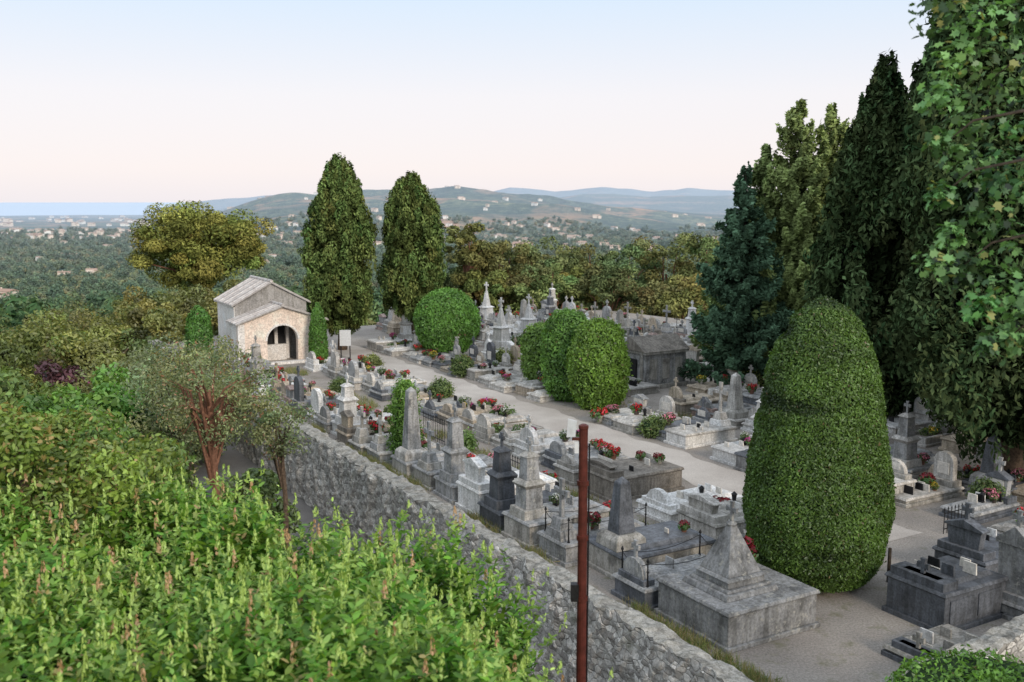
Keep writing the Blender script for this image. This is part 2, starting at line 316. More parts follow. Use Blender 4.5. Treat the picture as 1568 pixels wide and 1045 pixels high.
# ---------------------------------------------------------------- chapel
ch=empty('cemetery_chapel',W(32.1,3.95),ROT)
def gable(w,ze,zr): return [(-w/2,0),(w/2,0),(w/2,ze),(0,zr),(-w/2,ze)]
s=MB(); s.exty(gable(3.7,2.85,3.85),1.7,5.0,0); s.obj('nave_walls',['gable','stuccow'],parent=ch)
s=MB(); s.box(-1.9,-1.855,1.75,4.95,0,2.75); s.obj('nave_side_render',['stuccow'],parent=ch)
m,nt,b=newmat('canal_tiles'); tc=N(nt,'ShaderNodeTexCoord'); wv=N(nt,'ShaderNodeTexWave'); wv.inputs['Scale'].default_value=1.6; wv.bands_direction='Y'; nt.links.new(tc.outputs['Object'],wv.inputs['Vector'])
nn=noise(nt,tc.outputs['Object'],5,4,.7); c=ramp(nt,nn,[(.3,(.4,.35,.33)),(.5,(.6,.56,.53)),(.7,(.73,.71,.69))]); c=mixc(nt,c,ramp(nt,wv.outputs['Fac'],[(.1,(.65,.65,.65)),(.6,(1,1,1))]),1,'MULTIPLY')
nt.links.new(c,b.inputs['Base Color']); bump(nt,wv.outputs['Fac'],b,.7,.06); M['tiles']=m
def roof(w,ze,zr,y0,y1,name,t=.1,ov=.2):
    s=MB(); sl=(zr-ze)/(w/2)
    for sg in(-1,1):
        nstep=int((y1-y0)/.16)
        for k in range(nstep):
            ya=y0+(y1-y0)*k/nstep; yb=y0+(y1-y0)*(k+1)/nstep-.03; z1=.03 if k%2 else .0
            xb=sg*(w/2+ov)
            pts=[(0,zr+.015+z1),(xb,ze-sl*ov+.015+z1),(xb,ze-sl*ov+t+z1),(0,zr+t+z1)]
            if sg<0: pts=pts[::-1]
            s.exty(pts,ya,yb+.03,0)
    s.tube([(0,y0-.03,zr+t+.03),(0,y1+.03,zr+t+.03)],[.08,.08],8)
    s.obj(name,['tiles'],parent=ch)
roof(3.7,2.85,3.85,1.55,5.15,'nave_roof')
s=MB(); W2=2.2; ar=.78; spring=1.15; zt=2.05; zr=2.8
arc=[(ar*math.cos(t),spring+ar*.95*math.sin(t)) for t in np.linspace(0,math.pi,15)]
def facade(y0,y1,mat):
    s.exty([(-W2,0),(-ar,0),(-ar,spring),(-W2,spring)],y0,y1,mat); s.exty([(ar,0),(W2,0),(W2,spring),(ar,spring)],y0,y1,mat)
    def topz(x): return zr-(zr-zt)*abs(x)/W2
    s.exty([(ar,spring),(W2,spring),(W2,topz(W2)),(ar,topz(ar))],y0,y1,mat); s.exty([(-W2,spring),(-ar,spring),(-ar,topz(ar)),(-W2,topz(W2))],y0,y1,mat)
    for i in range(14):
        x1,z1=arc[i];x0,z0=arc[i+1]; s.exty([(x0,z0),(x1,z1),(x1,topz(x1)),(x0,topz(x0))],y0,y1,mat)
facade(0,.3,0)
s.box(-W2,-W2+.25,.3,1.69,0,zt,1); s.box(W2-.25,W2,.3,1.69,0,zt,1)
for i in range(14):
    x1,z1=arc[i];x0,z0=arc[i+1]; k=1.12
    s.exty([(x0,z0),(x1,z1),(x1*k,spring+(z1-spring)*k),(x0*k,spring+(z0-spring)*k)],-.04,-.002,1)
s.box(-W2-.03,-W2+.3,-.06,-.002,0,zt,1); s.box(W2-.3,W2+.03,-.06,-.002,0,zt,1)
s.box(-.75,-.6,1.3,1.45,0,1.9,1); s.box(.0,.16,1.3,1.45,0,1.9,1); s.box(.6,.75,1.3,1.45,0,1.9,1)
s.box(-.5,.5,1.0,1.25,0,.8,1); s.box(-W2-.4,W2+.4,-.5,-.08,0,.12,1)
s.obj('porch_walls',['stucco','stuccow'],parent=ch)
s=MB(); s.box(-.6,.6,1.6,1.69,0,1.75); s.obj('doorway',['door_dark'],parent=ch)  # dark panel stands in for the shaded interior by its colour
roof(4.4,2.05,2.8,-.2,1.68,'porch_roof',.09,.15)
s=MB(); s.box(-.28,.28,-.03,.03,.75,1.55); s.box(-.25,-.2,-.02,.02,0,.75,1); s.box(.2,.25,-.02,.02,0,.75,1); s.obj('notice_board',['signwhite','metal'],W(31.2,6.9),ROT-.5)
# ---------------------------------------------------------------- tombs
flower_cols={'red':(.5,.02,.03),'pink':(.62,.2,.28),'white':(.8,.79,.75),'yellow':(.7,.45,.05),'dkred':(.25,.02,.03),'magenta':(.5,.06,.28)}
FM={}
def flower_mesh(k):
    if k in FM: return FM[k]
    g=cloud([(0,0,.2,.2,.2,.14),(.09,.05,.24,.12,.12,.1),(-.08,-.05,.23,.13,.13,.1)],60,.045,(.09,.16,.045),up=.6)
    q=cloud([(0,0,.26,.19,.19,.12),(.07,.03,.3,.13,.13,.09)],45 if k!='dkred' else 70,.04,flower_cols[k],up=.8,hol=.8)
    FM[k]=leaf_me('flowers_'+k,*cat(g,q),OVAL); return FM[k]
def pot(parent,x,y,z,sc=1.0,k=None):
    k=k or random.choice(['red','red','pink','white','red','red','dkred','magenta','pink','yellow'])
    if 'potme' not in FM:
        s=MB(); s.lathe(0,0,[(0,.075),(.13,.11),(.13,.13),(.17,.13),(.17,.1),(.15,.1)],10); me=bpy.data.meshes.new('pot'); me.from_pydata(s.v,[],s.f); me.materials.append(M['terracotta']); FM['potme']=me
        me2=me.copy(); me2.materials[0]=M['concrete']; FM['potme2']=me2; me3=me.copy(); me3.materials[0]=M['potdark']; FM['potme3']=me3
    o=bpy.data.objects.new('pot',FM[random.choice(['potme','potme2','potme3','potme3'])]); o.location=(x,y,z); o.scale=(sc,)*3; link(o,parent)
    q=bpy.data.objects.new('flowers',flower_mesh(k)); q.location=(x,y,z-.02*sc); q.scale=(sc*random.uniform(.8,1.2),sc*random.uniform(.8,1.2),sc*random.uniform(.8,1.1)); q.rotation_euler=(0,0,random.random()*6); link(q,parent)
def roundtop(w,z0,z1,n=8,gothic=False):
    hw=w/2; zs=z1-hw*(.9 if not gothic else 1.0)
    if gothic: return [(-hw,z0),(hw,z0),(hw,zs),(hw*.7,zs+hw*.5),(0,z1),(-hw*.7,zs+hw*.5),(-hw,zs)]
    return [(-hw,z0),(hw,z0)]+[(hw*math.cos(t),zs+(z1-zs)*math.sin(t)) for t in np.linspace(0,math.pi,n)]
def chain_posts(s,x0,x1,w,z0,mi,h=.55):
    pts=[(x0,-w/2),(x1,-w/2),(x1,w/2),(x0,w/2)]
    for x,y in pts: s.lathe(x,y,[(z0,.035),(z0+.08,.02),(z0+h*.5,.016),(z0+h*.55,.03),(z0+h*.6,.016),(z0+h*.9,.014),(z0+h*.93,.035),(z0+h*.98,.03),(z0+h+.04,.005)],6,mi)
    for i in range(4):
        (xa,ya),(xb,yb)=pts[i],pts[(i+1)%4]; L=[]
        for t in np.linspace(0,1,7): L.append((xa+(xb-xa)*t,ya+(yb-ya)*t,z0+h*.85-.14*4*t*(1-t)))
        s.tube(L,[.009]*7,4,mi)
def lantern(s,x,y,z,mi):
    s.frus(x,y,z,z+.04,.12,.12,.12,.12,mi); s.frus(x,y,z+.04,z+.2,.07,.07,.1,.1,mi); s.frus(x,y,z+.2,z+.28,.13,.13,.02,.02,mi)
names={'slab':'slab_grave','raised':'raised_tomb','obelisk':'obelisk_tomb','stele':'headstone_grave','cross':'cross_grave','kerb':'planted_grave','pillar':'pillar_monument_grave','pyramid':'pyramid_tomb','iron':'iron_cross_grave'}
def tomb(kind,s_,r_,w=1.1,L=2.1,h=None,mats=('grey','pale'),flip=False,flowers=2,posts=False,fl=None,hh=None):
    e=empty(names[kind],W(s_,r_),ROT+(math.pi if flip else 0)+random.uniform(-.03,.03))
    s=MB(); R=random.random; h=h or random.uniform(.25,.5); ztop=h
    s.box(-.06,L+.06,-w/2-.06,w/2+.06,0,.09,0)
    if kind in('kerb','iron'):
        t=.12
        s.box(0,L,-w/2,-w/2+t,.09,h*.8,0); s.box(0,L,w/2-t,w/2,.09,h*.8,0); s.box(L-t,L,-w/2+t,w/2-t,.09,h*.8,0); s.box(0,t,-w/2+t,w/2-t,.09,h*.8,0)
        s.box(t,L-t,-w/2+t,w/2-t,.09,h*.55,2); ztop=h*.55
        g=cloud([(L*(.2+.6*R()),(R()-.5)*w*.5,ztop+.08,.22,.2,.16) for _ in range(random.randint(3,6))],90,.05,(.12,.17,.055)); fol('grave_planting',g,e,OVAL)
    else:
        s.frus(L/2,0,.09,h-.1,L,w,L,w,0)
        s.frus(L/2,0,h-.1,h-.06,L,w,L+.1,w+.1,1); s.frus(L/2,0,h-.06,h,L+.1,w+.1,L+.04,w+.04,1)
        if R()<.6 and kind!='pyramid': s.frus(L*.56,0,h,h+.09,L*.75,w*.7,L*.66,w*.6,1); ztop=h+.09
        if kind=='raised':
            for sg in(-1,1):
                for k in range(2): s.box(L*(.08+.46*k),L*(.46+.46*k),sg*(w/2+.012)-.012,sg*(w/2+.012)+.012,.18,h-.18,1)
            s.box(L-.001,L+.02,-w*.36,w*.36,.18,h-.18,1)
    z=h; H0=hh or random.uniform(.8,1.25)
    if kind=='iron':
        s.frus(.2,0,.09,h+.3,.4,.4,.25,.25,0); s.cross(.2,0,h+.28,H0,4,.035); s.lathe(.2,0,[(h+.28,.05),(h+.36,.03)],8,4)
    elif kind in('slab','kerb') :
        hb=H0*.6; s.box(.02,.3,-w*.42,w*.42,.09,h+.12,0); s.extx(roundtop(w*.66,h+.12,h+hb,gothic=R()<.4),.07,.21,1)
        if R()<.6: s.cross(.14,0,h+hb-.03,.38,1,.07)
        s.box(.212,.225,-w*.2,w*.2,h+.2,h+.2+hb*.4,3)
    elif kind in('stele','raised'):
        s.box(.0,.42,-w*.46,w*.46,h,h+.16,0); 
        if R()<.5: s.extx(roundtop(w*.72,h+.16,h+H0),.1,.28,1)
        else:
            s.extx([(-w*.3,h+.16),(w*.3,h+.16),(w*.34,h+H0*.8),(0,h+H0),(-w*.34,h+H0*.8)],.1,.28,1)
            s.extx([(-w*.38,h+H0*.78),(w*.38,h+H0*.78),(w*.38,h+H0*.84),(0,h+H0*1.06),(-w*.38,h+H0*.84)],.06,.32,0)
        s.box(.282,.296,-w*.22,w*.22,h+.3,h+.3+H0*.35,3)
        if R()<.6: s.cross(.19,0,h+H0-.03,.42,1,.08)
    elif kind=='cross':
        s.frus(.25,0,h,h+.2,.5,w*.6,.44,w*.5,0); s.frus(.25,0,h+.2,h+.45,.36,w*.4,.26,w*.3,1); s.cross(.25,0,h+.44,H0,1,.1)
    elif kind=='pillar':
        s.frus(.35,0,h,h+.22,.7,.7,.65,.65,0); s.frus(.35,0,h+.22,h+.7,.48,.48,.45,.45,1); s.frus(.35,0,h+.7,h+.8,.45,.45,.6,.6,0); s.frus(.35,0,h+.8,h+.9,.6,.6,.42,.42,0)
        s.frus(.35,0,h+.9,h+.9+H0*.55,.36,.36,.3,.3,1); s.frus(.35,0,h+.9+H0*.55,h+1.0+H0*.55,.4,.4,.16,.16,0); s.cross(.35,0,h+.98+H0*.55,.38,1,.07)
        s.box(.58,.592,-.15,.15,h+.3,h+.62,3)
    elif kind=='obelisk':
        s.frus(.4,0,h,h+.2,.8,.8,.76,.76,0); s.frus(.4,0,h+.2,h+.3,.76,.76,.56,.56,0); s.frus(.4,0,h+.3,h+.3+H0,.44,.44,.25,.25,1); s.frus(.4,0,h+.3+H0,h+.42+H0,.25,.25,.02,.02,1)
    elif kind=='pyramid':
        c_=L*.42; s.frus(c_,0,h,h+.1,1.3,1.3,1.22,1.22,1); s.frus(c_,0,h+.1,h+.15,1.1,1.1,1.06,1.06,0); s.frus(c_,0,h+.15,h+.28,.92,.92,.9,.9,1); s.frus(c_,0,h+.28,h+.33,1.0,1.0,.9,.9,1)
        s.frus(c_,0,h+.33,h+1.2,.82,.82,.13,.13,1); s.cross(c_,0,h+1.18,.48,1,.07)
        s.lathe(c_,0,[(h+1.17,.08),(h+1.22,.11),(h+1.27,.06)],8,1)
    if posts: chain_posts(s,.12,L-.12,w-.16,h,4)
    if R()<.35: lantern(s,L*.55,(R()-.5)*w*.5,ztop,4)
    if kind not in('kerb','pyramid','iron'):
        for _ in range(random.randint(1,6)):
            x=L*(.3+.6*R()); y=(R()-.5)*w*.6; mt=random.choice([1,3,5,4,3]); a=random.uniform(.07,.15)
            s.extx([(y-a,ztop),(y+a,ztop),(y+a*.9,ztop+a*1.5),(y-a*.9,ztop+a*1.5)],x,x+.035,mt)
    s.obj('stonework',[mats[0],mats[1],'gravel','cream','metal','white'],parent=e,bevel=.012)
    for i in range(flowers):
        pot(e,L*(.3+.6*R()),(R()-.5)*w*.7,ztop,random.uniform(.6,1.15),fl)
    return e
PAL=[('grey','grey'),('grey','pale'),('concrete','pale'),('pale','white'),('concrete','pale'),('dark','grey'),('white','white'),('beige','pale'),('brown','beige'),('grey','dark'),('pale','grey'),('concrete','concrete'),('pale','pale'),('pink','grey'),('white','white'),('beige','beige'),('white','pale')]
tomb('pyramid',-2.45,.65,2.0,2.2,.74,('grey','grey'),flowers=0)
tomb('slab',-.75,.5,1.0,2.3,.45,('dark','grey'),flowers=0,posts=True,hh=.8)
tomb('obelisk',.75,1.0,1.5,2.4,.6,('concrete','dark'),flowers=1,fl='dkred',hh=1.1)
tomb('cross',2.1,.5,1.1,2.4,.5,('grey','grey'),flowers=1,posts=True,hh=.9)
tomb('pillar',3.5,.4,1.15,2.3,.6,('concrete','grey'),flowers=1,hh=1.0)
tomb('pillar',4.8,.4,1.1,2.3,.5,('dark','dark'),flowers=1,hh=.9)
tomb('raised',6.1,.5,1.2,2.3,.7,('white','white'),flowers=1,hh=.7)
tomb('pillar',7.5,.5,1.1,2.3,.5,('grey','grey'),flowers=1,hh=1.3)
tomb('cross',8.9,.5,1.1,2.3,.5,('concrete','grey'),flowers=1,hh=.9)
tomb('obelisk',10.2,.4,1.1,2.2,.5,('pale','grey'),flowers=1,hh=1.7)
tomb('raised',1.6,4.3,1.4,2.5,.5,('pale','concrete'),flowers=1,hh=.5,fl='dkred')
tomb('slab',3.2,4.3,1.3,2.5,.35,('white','white'),flowers=0,hh=.7)
tomb('kerb',-.1,4.2,1.2,2.2,.3,('concrete','grey'),flowers=0,hh=.4)
tomb('raised',5.6,4.2,1.5,2.4,.65,('brown','brown'),flowers=2,hh=.3,fl='dkred')
tomb('raised',-4.3,4.6,1.3,1.8,.8,('dark','dark'),flowers=0,hh=.06)
tomb('slab',-5.5,3.0,1.1,1.7,.2,('dark','concrete'),flowers=0,hh=.1)
tomb('stele',-5.1,6.3,1.0,1.6,.35,('grey','grey'),flip=False,flowers=1,hh=1.4)
tomb('raised',-3.4,7.2,1.2,1.9,.6,('dark','dark'),flowers=0,hh=.7)
tomb('cross',-5.0,8.6,1.0,2.0,.5,('grey','grey'),flowers=1,hh=1.4)
sv=12.2
while sv<30.5:
    w=random.uniform(.85,1.15)
    tomb(random.choice(['pillar','cross','obelisk','stele','stele','slab','slab','iron','cross']),sv,random.uniform(.3,.7),w,random.uniform(2,2.3),random.uniform(.25,.5),random.choice(PAL),flowers=random.randint(1,3),hh=random.uniform(.6,1.1))
    sv+=w+random.uniform(.1,.3)
sv=7.2
while sv<29.5:
    w=random.uniform(.95,1.35)
    tomb(random.choice(['slab','slab','raised','kerb','stele','cross','slab','iron']),sv,random.uniform(4.2,4.8),w,random.uniform(2.0,2.5),random.uniform(.18,.45),random.choice(PAL),flowers=random.randint(1,4),hh=random.uniform(.5,.9))
    sv+=w+random.uniform(.12,.35)
def row(s0,s1,r,flip=False,skip=(),kinds=('slab','raised','kerb','stele','cross','slab','obelisk','slab','pillar','iron','stele','cross'),gap=(.1,.35),pal=PAL,hs=1.0):
    sv=s0
    while sv<s1:
        w=random.uniform(.85,1.25)
        if not any(a<sv<b for a,b in skip):
            L=random.uniform(1.8,2.4); rr=r+random.uniform(-.25,.25)
            tomb(random.choice(kinds),sv,rr+(L if flip else 0),w,L,random.uniform(.2,.55),random.choice(pal),flip=flip,flowers=random.choice([0,1,1,2,2]),hh=random.uniform(.55,1.2)*hs)
        sv+=w+random.uniform(*gap)
row(1.5,34,9.65,True,skip=[(13.2,17.6),(7.5,8.3)])
row(0,42,13.0,False,skip=[(28,31.5),(14.0,16.5),(32.8,35)])
row(-1.5,43,16.6,True,skip=[(16.6,19.5)])
row(3,43,19.6,False)
row(8,43,23.2,True)
row(20,43,26.4,False)
row(-4,2,10.6,True,gap=(.5,.9)); row(-4,0,13.6,True,gap=(.5,.9),pal=[('dark','grey'),('grey','dark'),('beige','beige')])
e=empty('small_mausoleum',W(18.0,14.9),ROT); s=MB()
s.box(0,2.4,-.95,.95,0,.18,0); s.box(.08,2.32,-.85,.85,.18,1.5,1); s.box(.0,2.4,-.94,.94,1.5,1.62,0); s.extx([(-.98,1.62),(.98,1.62),(0,2.2)],-.06,2.46,2); s.box(-.0,.075,-.3,.3,.2,1.25,3); s.cross(.1,0,2.15,.5,0,.08)
for yy in(-.6,.6): s.box(.03,.08,yy-.1,yy+.1,.18,1.5,0)
for k in range(3): s.box(.3+.7*k,.7+.7*k,-.875,-.852,.4,1.3,0)
s.obj('stonework',['concrete','grey','brown','metal'],parent=e,bevel=.012)
for sv,r,h in((37,14.8,1.5),(30.5,15.6,1.6),(20.5,15.9,1.2),(24,16.2,1.1),(40,20,1.6),(33,18.9,1.3),(17,12.7,1.0)):
    s=MB(); s.frus(0,0,0,.5,1.1,1.1,1,1); s.frus(0,0,.5,1.2,.7,.7,.6,.6); s.frus(0,0,1.2,1.3,.8,.8,.5,.5); s.frus(0,0,1.3,1.3+h*.6,.4,.4,.12,.12); s.cross(0,0,1.28+h*.6,.6,0,.09)
    s.obj('spire_monument',['white'],W(sv,r),ROT+.3,bevel=.012)
def railing(p,q,h=.8,name='iron_railing',n=None):
    s=MB(); p=Vector(p);q=Vector(q); L=(q-p).length; n=n or int(L/.13)
    for i in range(n+1):
        a=p.lerp(q,i/n); s.tube([a,a+Vector((0,0,h))],[.011,.011],4); s.lathe(a.x,a.y,[(a.z+h,.022),(a.z+h+.08,.002)],4)
    for z in(.12,h*.85): s.tube([p+Vector((0,0,z)),q+Vector((0,0,z))],[.014,.014],4)
    s.obj(name,['metal'])
railing(W(-1.3,9.6),W(-1.3,10.4),.6)
railing(W(12.8,3.2),W(14.4,3.2)); railing(W(6.8,3.0),W(8.2,3.0),.7)
def solo_pot(s_,r_,sc,k):
    e=empty('flower_pot',W(s_,r_)); pot(e,0,0,0,sc,k)
e=empty('flower_urn',W(-1.9,2.4,.74)); pot(e,0,0,0,1.5,'dkred')
for sv,r,sc,k in((2.3,5.6,2.0,'dkred'),(6.9,3.4,1.5,'red'),(13,9.6,1.6,'red'),(3.6,3.2,1.3,'red'),(17,7.1,1.5,'magenta'),(9.5,3.3,1.4,'pink')): solo_pot(sv,r,sc,k)
# ---------------------------------------------------------------- utility pole
e=empty('utility_pole',(1.0,13.6,-2.26)); s=MB()
s.lathe(0,0,[(0,.1),(.3,.1),(.32,.08),(7.1,.062),(7.12,.07),(7.16,.07),(7.18,.03)],14); 
for z in(3.0,4.6,5.5,6.3): s.lathe(0,0,[(z,.085),(z+.07,.085)],12)
s.box(-.16,-.06,-.03,.03,6.95,6.99); s.box(-.16,-.05,-.06,.06,4.6,4.85,1); s.tube([(0.08,-.0,2.9),(.085,0,6.9)],[.013,.013],5,1)
s.tube([(-.08,0,7.05),(-.22,0,7.15)],[.02,.02],5,1)
s.obj('mast',['rust','metal'],parent=e,smooth=False)
s=MB(); s.add([(-.24,-.05,7.0),(-.12,-.1,7.02),(-.1,-.1,7.24),(-.22,-.05,7.26),(-.24,-.02,7.0),(-.12,-.07,7.02),(-.1,-.07,7.24),(-.22,-.02,7.26)],[(0,1,2,3),(7,6,5,4),(0,4,5,1),(1,5,6,2),(2,6,7,3),(3,7,4,0)]); s.box(-.13,-.07,-.09,-.05,6.78,6.94); s.obj('lamp_panels',['signwhite'],parent=e)
# ---------------------------------------------------------------- trees
def cypress(name,x,y,z0,h,R,prof,nclump,per,col,size=.13,trunk=.9,seed=0,tw=.22,lumpa=.2):
    e=empty(name,(0,0,0)); hs=[p[0] for p in prof]; rs=[p[1] for p in prof]
    t=rng.random(nclump)**.85
    zz=z0+trunk+t*(h-trunk); rr=R*np.interp(t,hs,rs); th=rng.random(nclump)*6.283
    rr2=rr*(.76+.24*rng.random(nclump)); lump=1+lumpa*sn(np.stack([np.cos(th)*3,np.sin(th)*3,zz],1),1.1,seed+5,2)
    cl=np.stack([x+np.cos(th)*rr2*lump,y+np.sin(th)*rr2*lump,zz,np.maximum(.16,rr*.2)*(.6+.7*rng.random(nclump)),np.maximum(.16,rr*.2)*(.6+.7*rng.random(nclump)),(.3+.5*rng.random(nclump))*h/11],1)
    a=cloud(cl,per,size,col,up=.1,cvar=.34,jit=.7)
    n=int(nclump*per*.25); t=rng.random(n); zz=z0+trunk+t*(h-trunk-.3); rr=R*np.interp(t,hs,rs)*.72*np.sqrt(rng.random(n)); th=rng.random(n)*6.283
    b=(np.stack([x+np.cos(th)*rr,y+np.sin(th)*rr,zz],1),rng.normal(size=(n,3)),size*2.4*np.ones(n),np.array(col)[None,:]*.35*np.ones((n,1)))  # added inner leaves, colour darkened, to block light through the crown
    P,Nn,S,C=cat(a,b); T=rng.normal(size=P.shape)*.6+np.array([0,0,1.0])
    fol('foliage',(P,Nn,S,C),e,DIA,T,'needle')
    s=MB(); s.tube([(x,y,z0-.3),(x+.05,y,z0+trunk),(x,y+.05,z0+h*.5),(x,y,z0+h*.9)],[tw*1.3,tw,tw*.7,.03],9)
    for k in range(8):
        q=6.283*k/8; s.tube([(x,y,z0+trunk*.7),(x+R*.3*math.cos(q),y+R*.3*math.sin(q),z0+trunk+1),(x+R*.6*math.cos(q),y+R*.6*math.sin(q),z0+trunk+2.4)],[tw*.5,tw*.3,.03],6)
    s.obj('trunk',['bark'],parent=e,smooth=True)
pf=[(0,.35),(.06,.75),(.2,.98),(.45,1),(.7,.84),(.85,.64),(.95,.36),(1,.1)]
pf1=[(0,.3),(.08,.75),(.2,1),(.5,.95),(.8,.72),(.93,.44),(1,.12)]
CY=(.12,.165,.052)
cypress('cypress_tree',W(34.8,8.1)[0],W(34.8,8.1)[1],0,9.95,1.66,pf,520,110,CY,.105,seed=1,trunk=1.3,lumpa=.3)
cypress('cypress_tree',W(33.9,12)[0]-.1,W(33.9,12)[1],0,9.1,1.62,pf1,500,110,CY,.105,seed=2,trunk=1.9,lumpa=.3)
big=[(0,.45),(.06,.8),(.2,1),(.5,.96),(.75,.75),(.9,.45),(1,.1)]
CD=(.068,.105,.044)
cypress('tall_cypress_tree',13.0,35.5,0,12.4,2.2,[(0,.7),(.2,1),(.5,.85),(.8,.5),(1,.08)],600,85,CD,.13,seed=3,trunk=.6,lumpa=.3)
cypress('tall_cypress_tree',13.9,27.2,0,17.5,2.75,big,1200,110,CD,.11,seed=4,trunk=1.6,tw=.35,lumpa=.25)
cypress('tall_cypress_tree',17.2,31,0,19,3.0,big,600,70,CD,.18,seed=6,trunk=1.5,tw=.35)
cypress('tall_cypress_tree',15.6,36.5,0,15.0,2.1,[(0,.7),(.2,1),(.5,.85),(.8,.5),(1,.08)],400,60,CD,.18,seed=7,trunk=1)
def fir(name,x,y,z0,h,R,col,seed=0,dens=1.0,pw=.75,tuft=0):
    e=empty(name); P=[];Nn=[];T=[];C=[];S=[]; s=MB()
    s.tube([(x,y,z0-.3),(x,y,z0+h*.5),(x,y,z0+h)],[.24,.15,.02],8)
    z=.5
    while z<h:
        t=z/h; env=R*(1-t)**pw*(.88+.12*math.sin(z*3)); nb=10 if t<.8 else 7
        for k in range(nb):
            th=random.random()*6.283; L=max(.2,env*random.uniform(.5,1.2)); cb=random.uniform(.6,1.35)
            m_=int(L*95*dens)+16; q=rng.random(m_)**.55; w=(rng.random(m_)-.5)*.5*(1.1-q)*min(L,2)
            up_=.25+tuft
            dr=-.12*L*q+up_*L*q**2.4+(0.25*q*L if t>.8 else 0); dx,dy=math.cos(th),math.sin(th)
            px=x+dx*q*L-dy*w; py=y+dy*q*L+dx*w; pz=z0+z+dr+rng.normal(size=m_)*.1-abs(w)*.2
            P.append(np.stack([px,py,pz],1)); nn=rng.normal(size=(m_,3))*.6+np.array([dx*.7,dy*.7,.5]); Nn.append(nn)
            T.append(np.stack([dx-dy*np.sign(w)*.8,dy+dx*np.sign(w)*.8,np.full(m_,.1+tuft*3)],1)+rng.normal(size=(m_,3))*.3)
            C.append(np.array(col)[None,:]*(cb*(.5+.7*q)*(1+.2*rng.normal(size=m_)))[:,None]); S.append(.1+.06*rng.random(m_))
            if k%2==0: s.tube([(x,y,z0+z),(x+dx*L*.9,y+dy*L*.9,z0+z-.02*L)],[.035,.008],4)
        z+=.27+.1*random.random()
    P,Nn,T,C,S=map(np.concatenate,(P,Nn,T,C,S)); fol('foliage',(P,Nn,S,C),e,DIA,T,'needle'); s.obj('trunk',['barkdark'],parent=e)
fir('fir_tree',9.85,42.5,0,9.4,3.2,(.09,.16,.095),1,.85,.8)
fir('fir_tree',12.5,44,0,12.2,4.0,(.23,.29,.105),2,.8,.7,.2)
fir('fir_tree',14.0,44.6,0,12.1,3.6,(.22,.28,.1),3,.75,.7,.2)
fir('fir_tree',11.2,44.5,0,10.3,3.3,(.21,.28,.105),5,.8,.75,.2)
fir('fir_tree',16.5,48,0,12.0,4.2,(.15,.2,.08),4,.4,.7,.2)
def pine(name,x,y,z0,zc,rx,rz,n,col,size=.16,per=170,trunkr=.2,mat='needle',q0=.45,cr=(.2,.34)):
    e=empty(name); cl=[]; s=MB(); lean=random.uniform(-.6,.6)
    s.tube([(x,y,z0-.5),(x+lean*.3,y,z0+(zc-z0)*.5),(x+lean*.1,y,zc+rz*.2)],[trunkr*1.2,trunkr,trunkr*.5],8)
    for i in range(n):
        d=rng.normal(size=3); d/=np.linalg.norm(d); q=q0+(1-q0)*random.random()**.7
        c=(x+d[0]*rx*q,y+d[1]*rx*q,zc+d[2]*rz*q); r=rx*random.uniform(*cr)
        cl.append((*c,r,r,r*.7)); 
        if i%2==0: s.tube([(x+lean*.2,y,z0+(zc-z0)*random.uniform(.5,.9)),((x+c[0])/2,(y+c[1])/2,c[2]-r*.9),c],[trunkr*.4,trunkr*.25,.03],5)
    fol('foliage',cloud(cl,per,size,col,hol=.5,up=.9,cvar=.2),e,DIA,None,mat); s.obj('trunk',['barkred' if mat=='needle' else 'bark'],parent=e)
PG=(.2,.205,.066)
pine('stone_pine_tree',-23.2,75,-6,4.7,5.0,3.2,120,(.23,.245,.066),.13,420,.28,cr=(.13,.24),q0=.2)
for u,v,yy,rx,rz in((722,335,78,2.4,4.0),(765,368,80,3.1,3.6),(812,362,84,3.4,3.8),(700,385,82,2.4,2.8),(905,378,86,3.2,3.8),(858,380,90,3.2,3.8),(960,374,80,3.5,4.2),(1018,352,82,3.8,5.0),(1075,358,76,3.6,5.0),(1125,380,80,3.8,4.8),(840,405,76,3.1,3.3),(930,408,76,3.4,3.6),(745,415,77,3.0,2.8),(1000,415,74,3.5,3.6),(1050,425,72,3.3,3.3),(790,405,79,2.8,3.0),(885,410,80,2.9,3.0)):
    x=(u-784)/1524*yy*1.01; zt=8-(v-308)/1524*yy*1.0; k=random.uniform(.75,1.2)
    pine('pine_tree',x,yy,-7,zt-rz*.92,rx,rz,54,(PG[0]*k*random.uniform(.7,1.08),PG[1]*k,PG[2]*k*random.uniform(.9,1.4)),.145,210,.17,q0=.3,cr=(.15,.28))
def broad(name,x,y,z0,zc,rx,rz,n,col,size,per,tmpl=OVAL,tips=None,bark='bark',tr=.12,cr=(.25,.4),hol=.5,cvar=.22):
    e=empty(name); cl=[]; s=MB(); s.tube([(x,y,z0-.3),(x+.1,y,z0+(zc-z0)*.5),(x,y,zc)],[tr*1.3,tr,tr*.6],8)
    for i in range(n):
        d=rng.normal(size=3); d/=np.linalg.norm(d); q=.3+.62*random.random()**.5
        c=(x+d[0]*rx*q,y+d[1]*rx*q,zc+d[2]*rz*q); r=rx*random.uniform(*cr); cl.append((*c,r,r,r*.85))
        if i%2==0: s.tube([(x,y,z0+(zc-z0)*random.uniform(.55,.95)),((x+c[0])/2,(y+c[1])/2,(zc+c[2])/2-.1),c],[tr*.5,tr*.3,.012],5)
    fol('foliage',cloud(cl,per,size,col,hol=hol,up=.4,tips=tips,cvar=cvar),e,tmpl); s.obj('trunk',[bark],parent=e)
broad('broadleaf_tree',-6.3,12.9,-2.3,3.2,2.2,2.2,120,(.17,.25,.05),.045,700,tips=((.4,.3,.11),.16),cr=(.12,.24),cvar=.32)
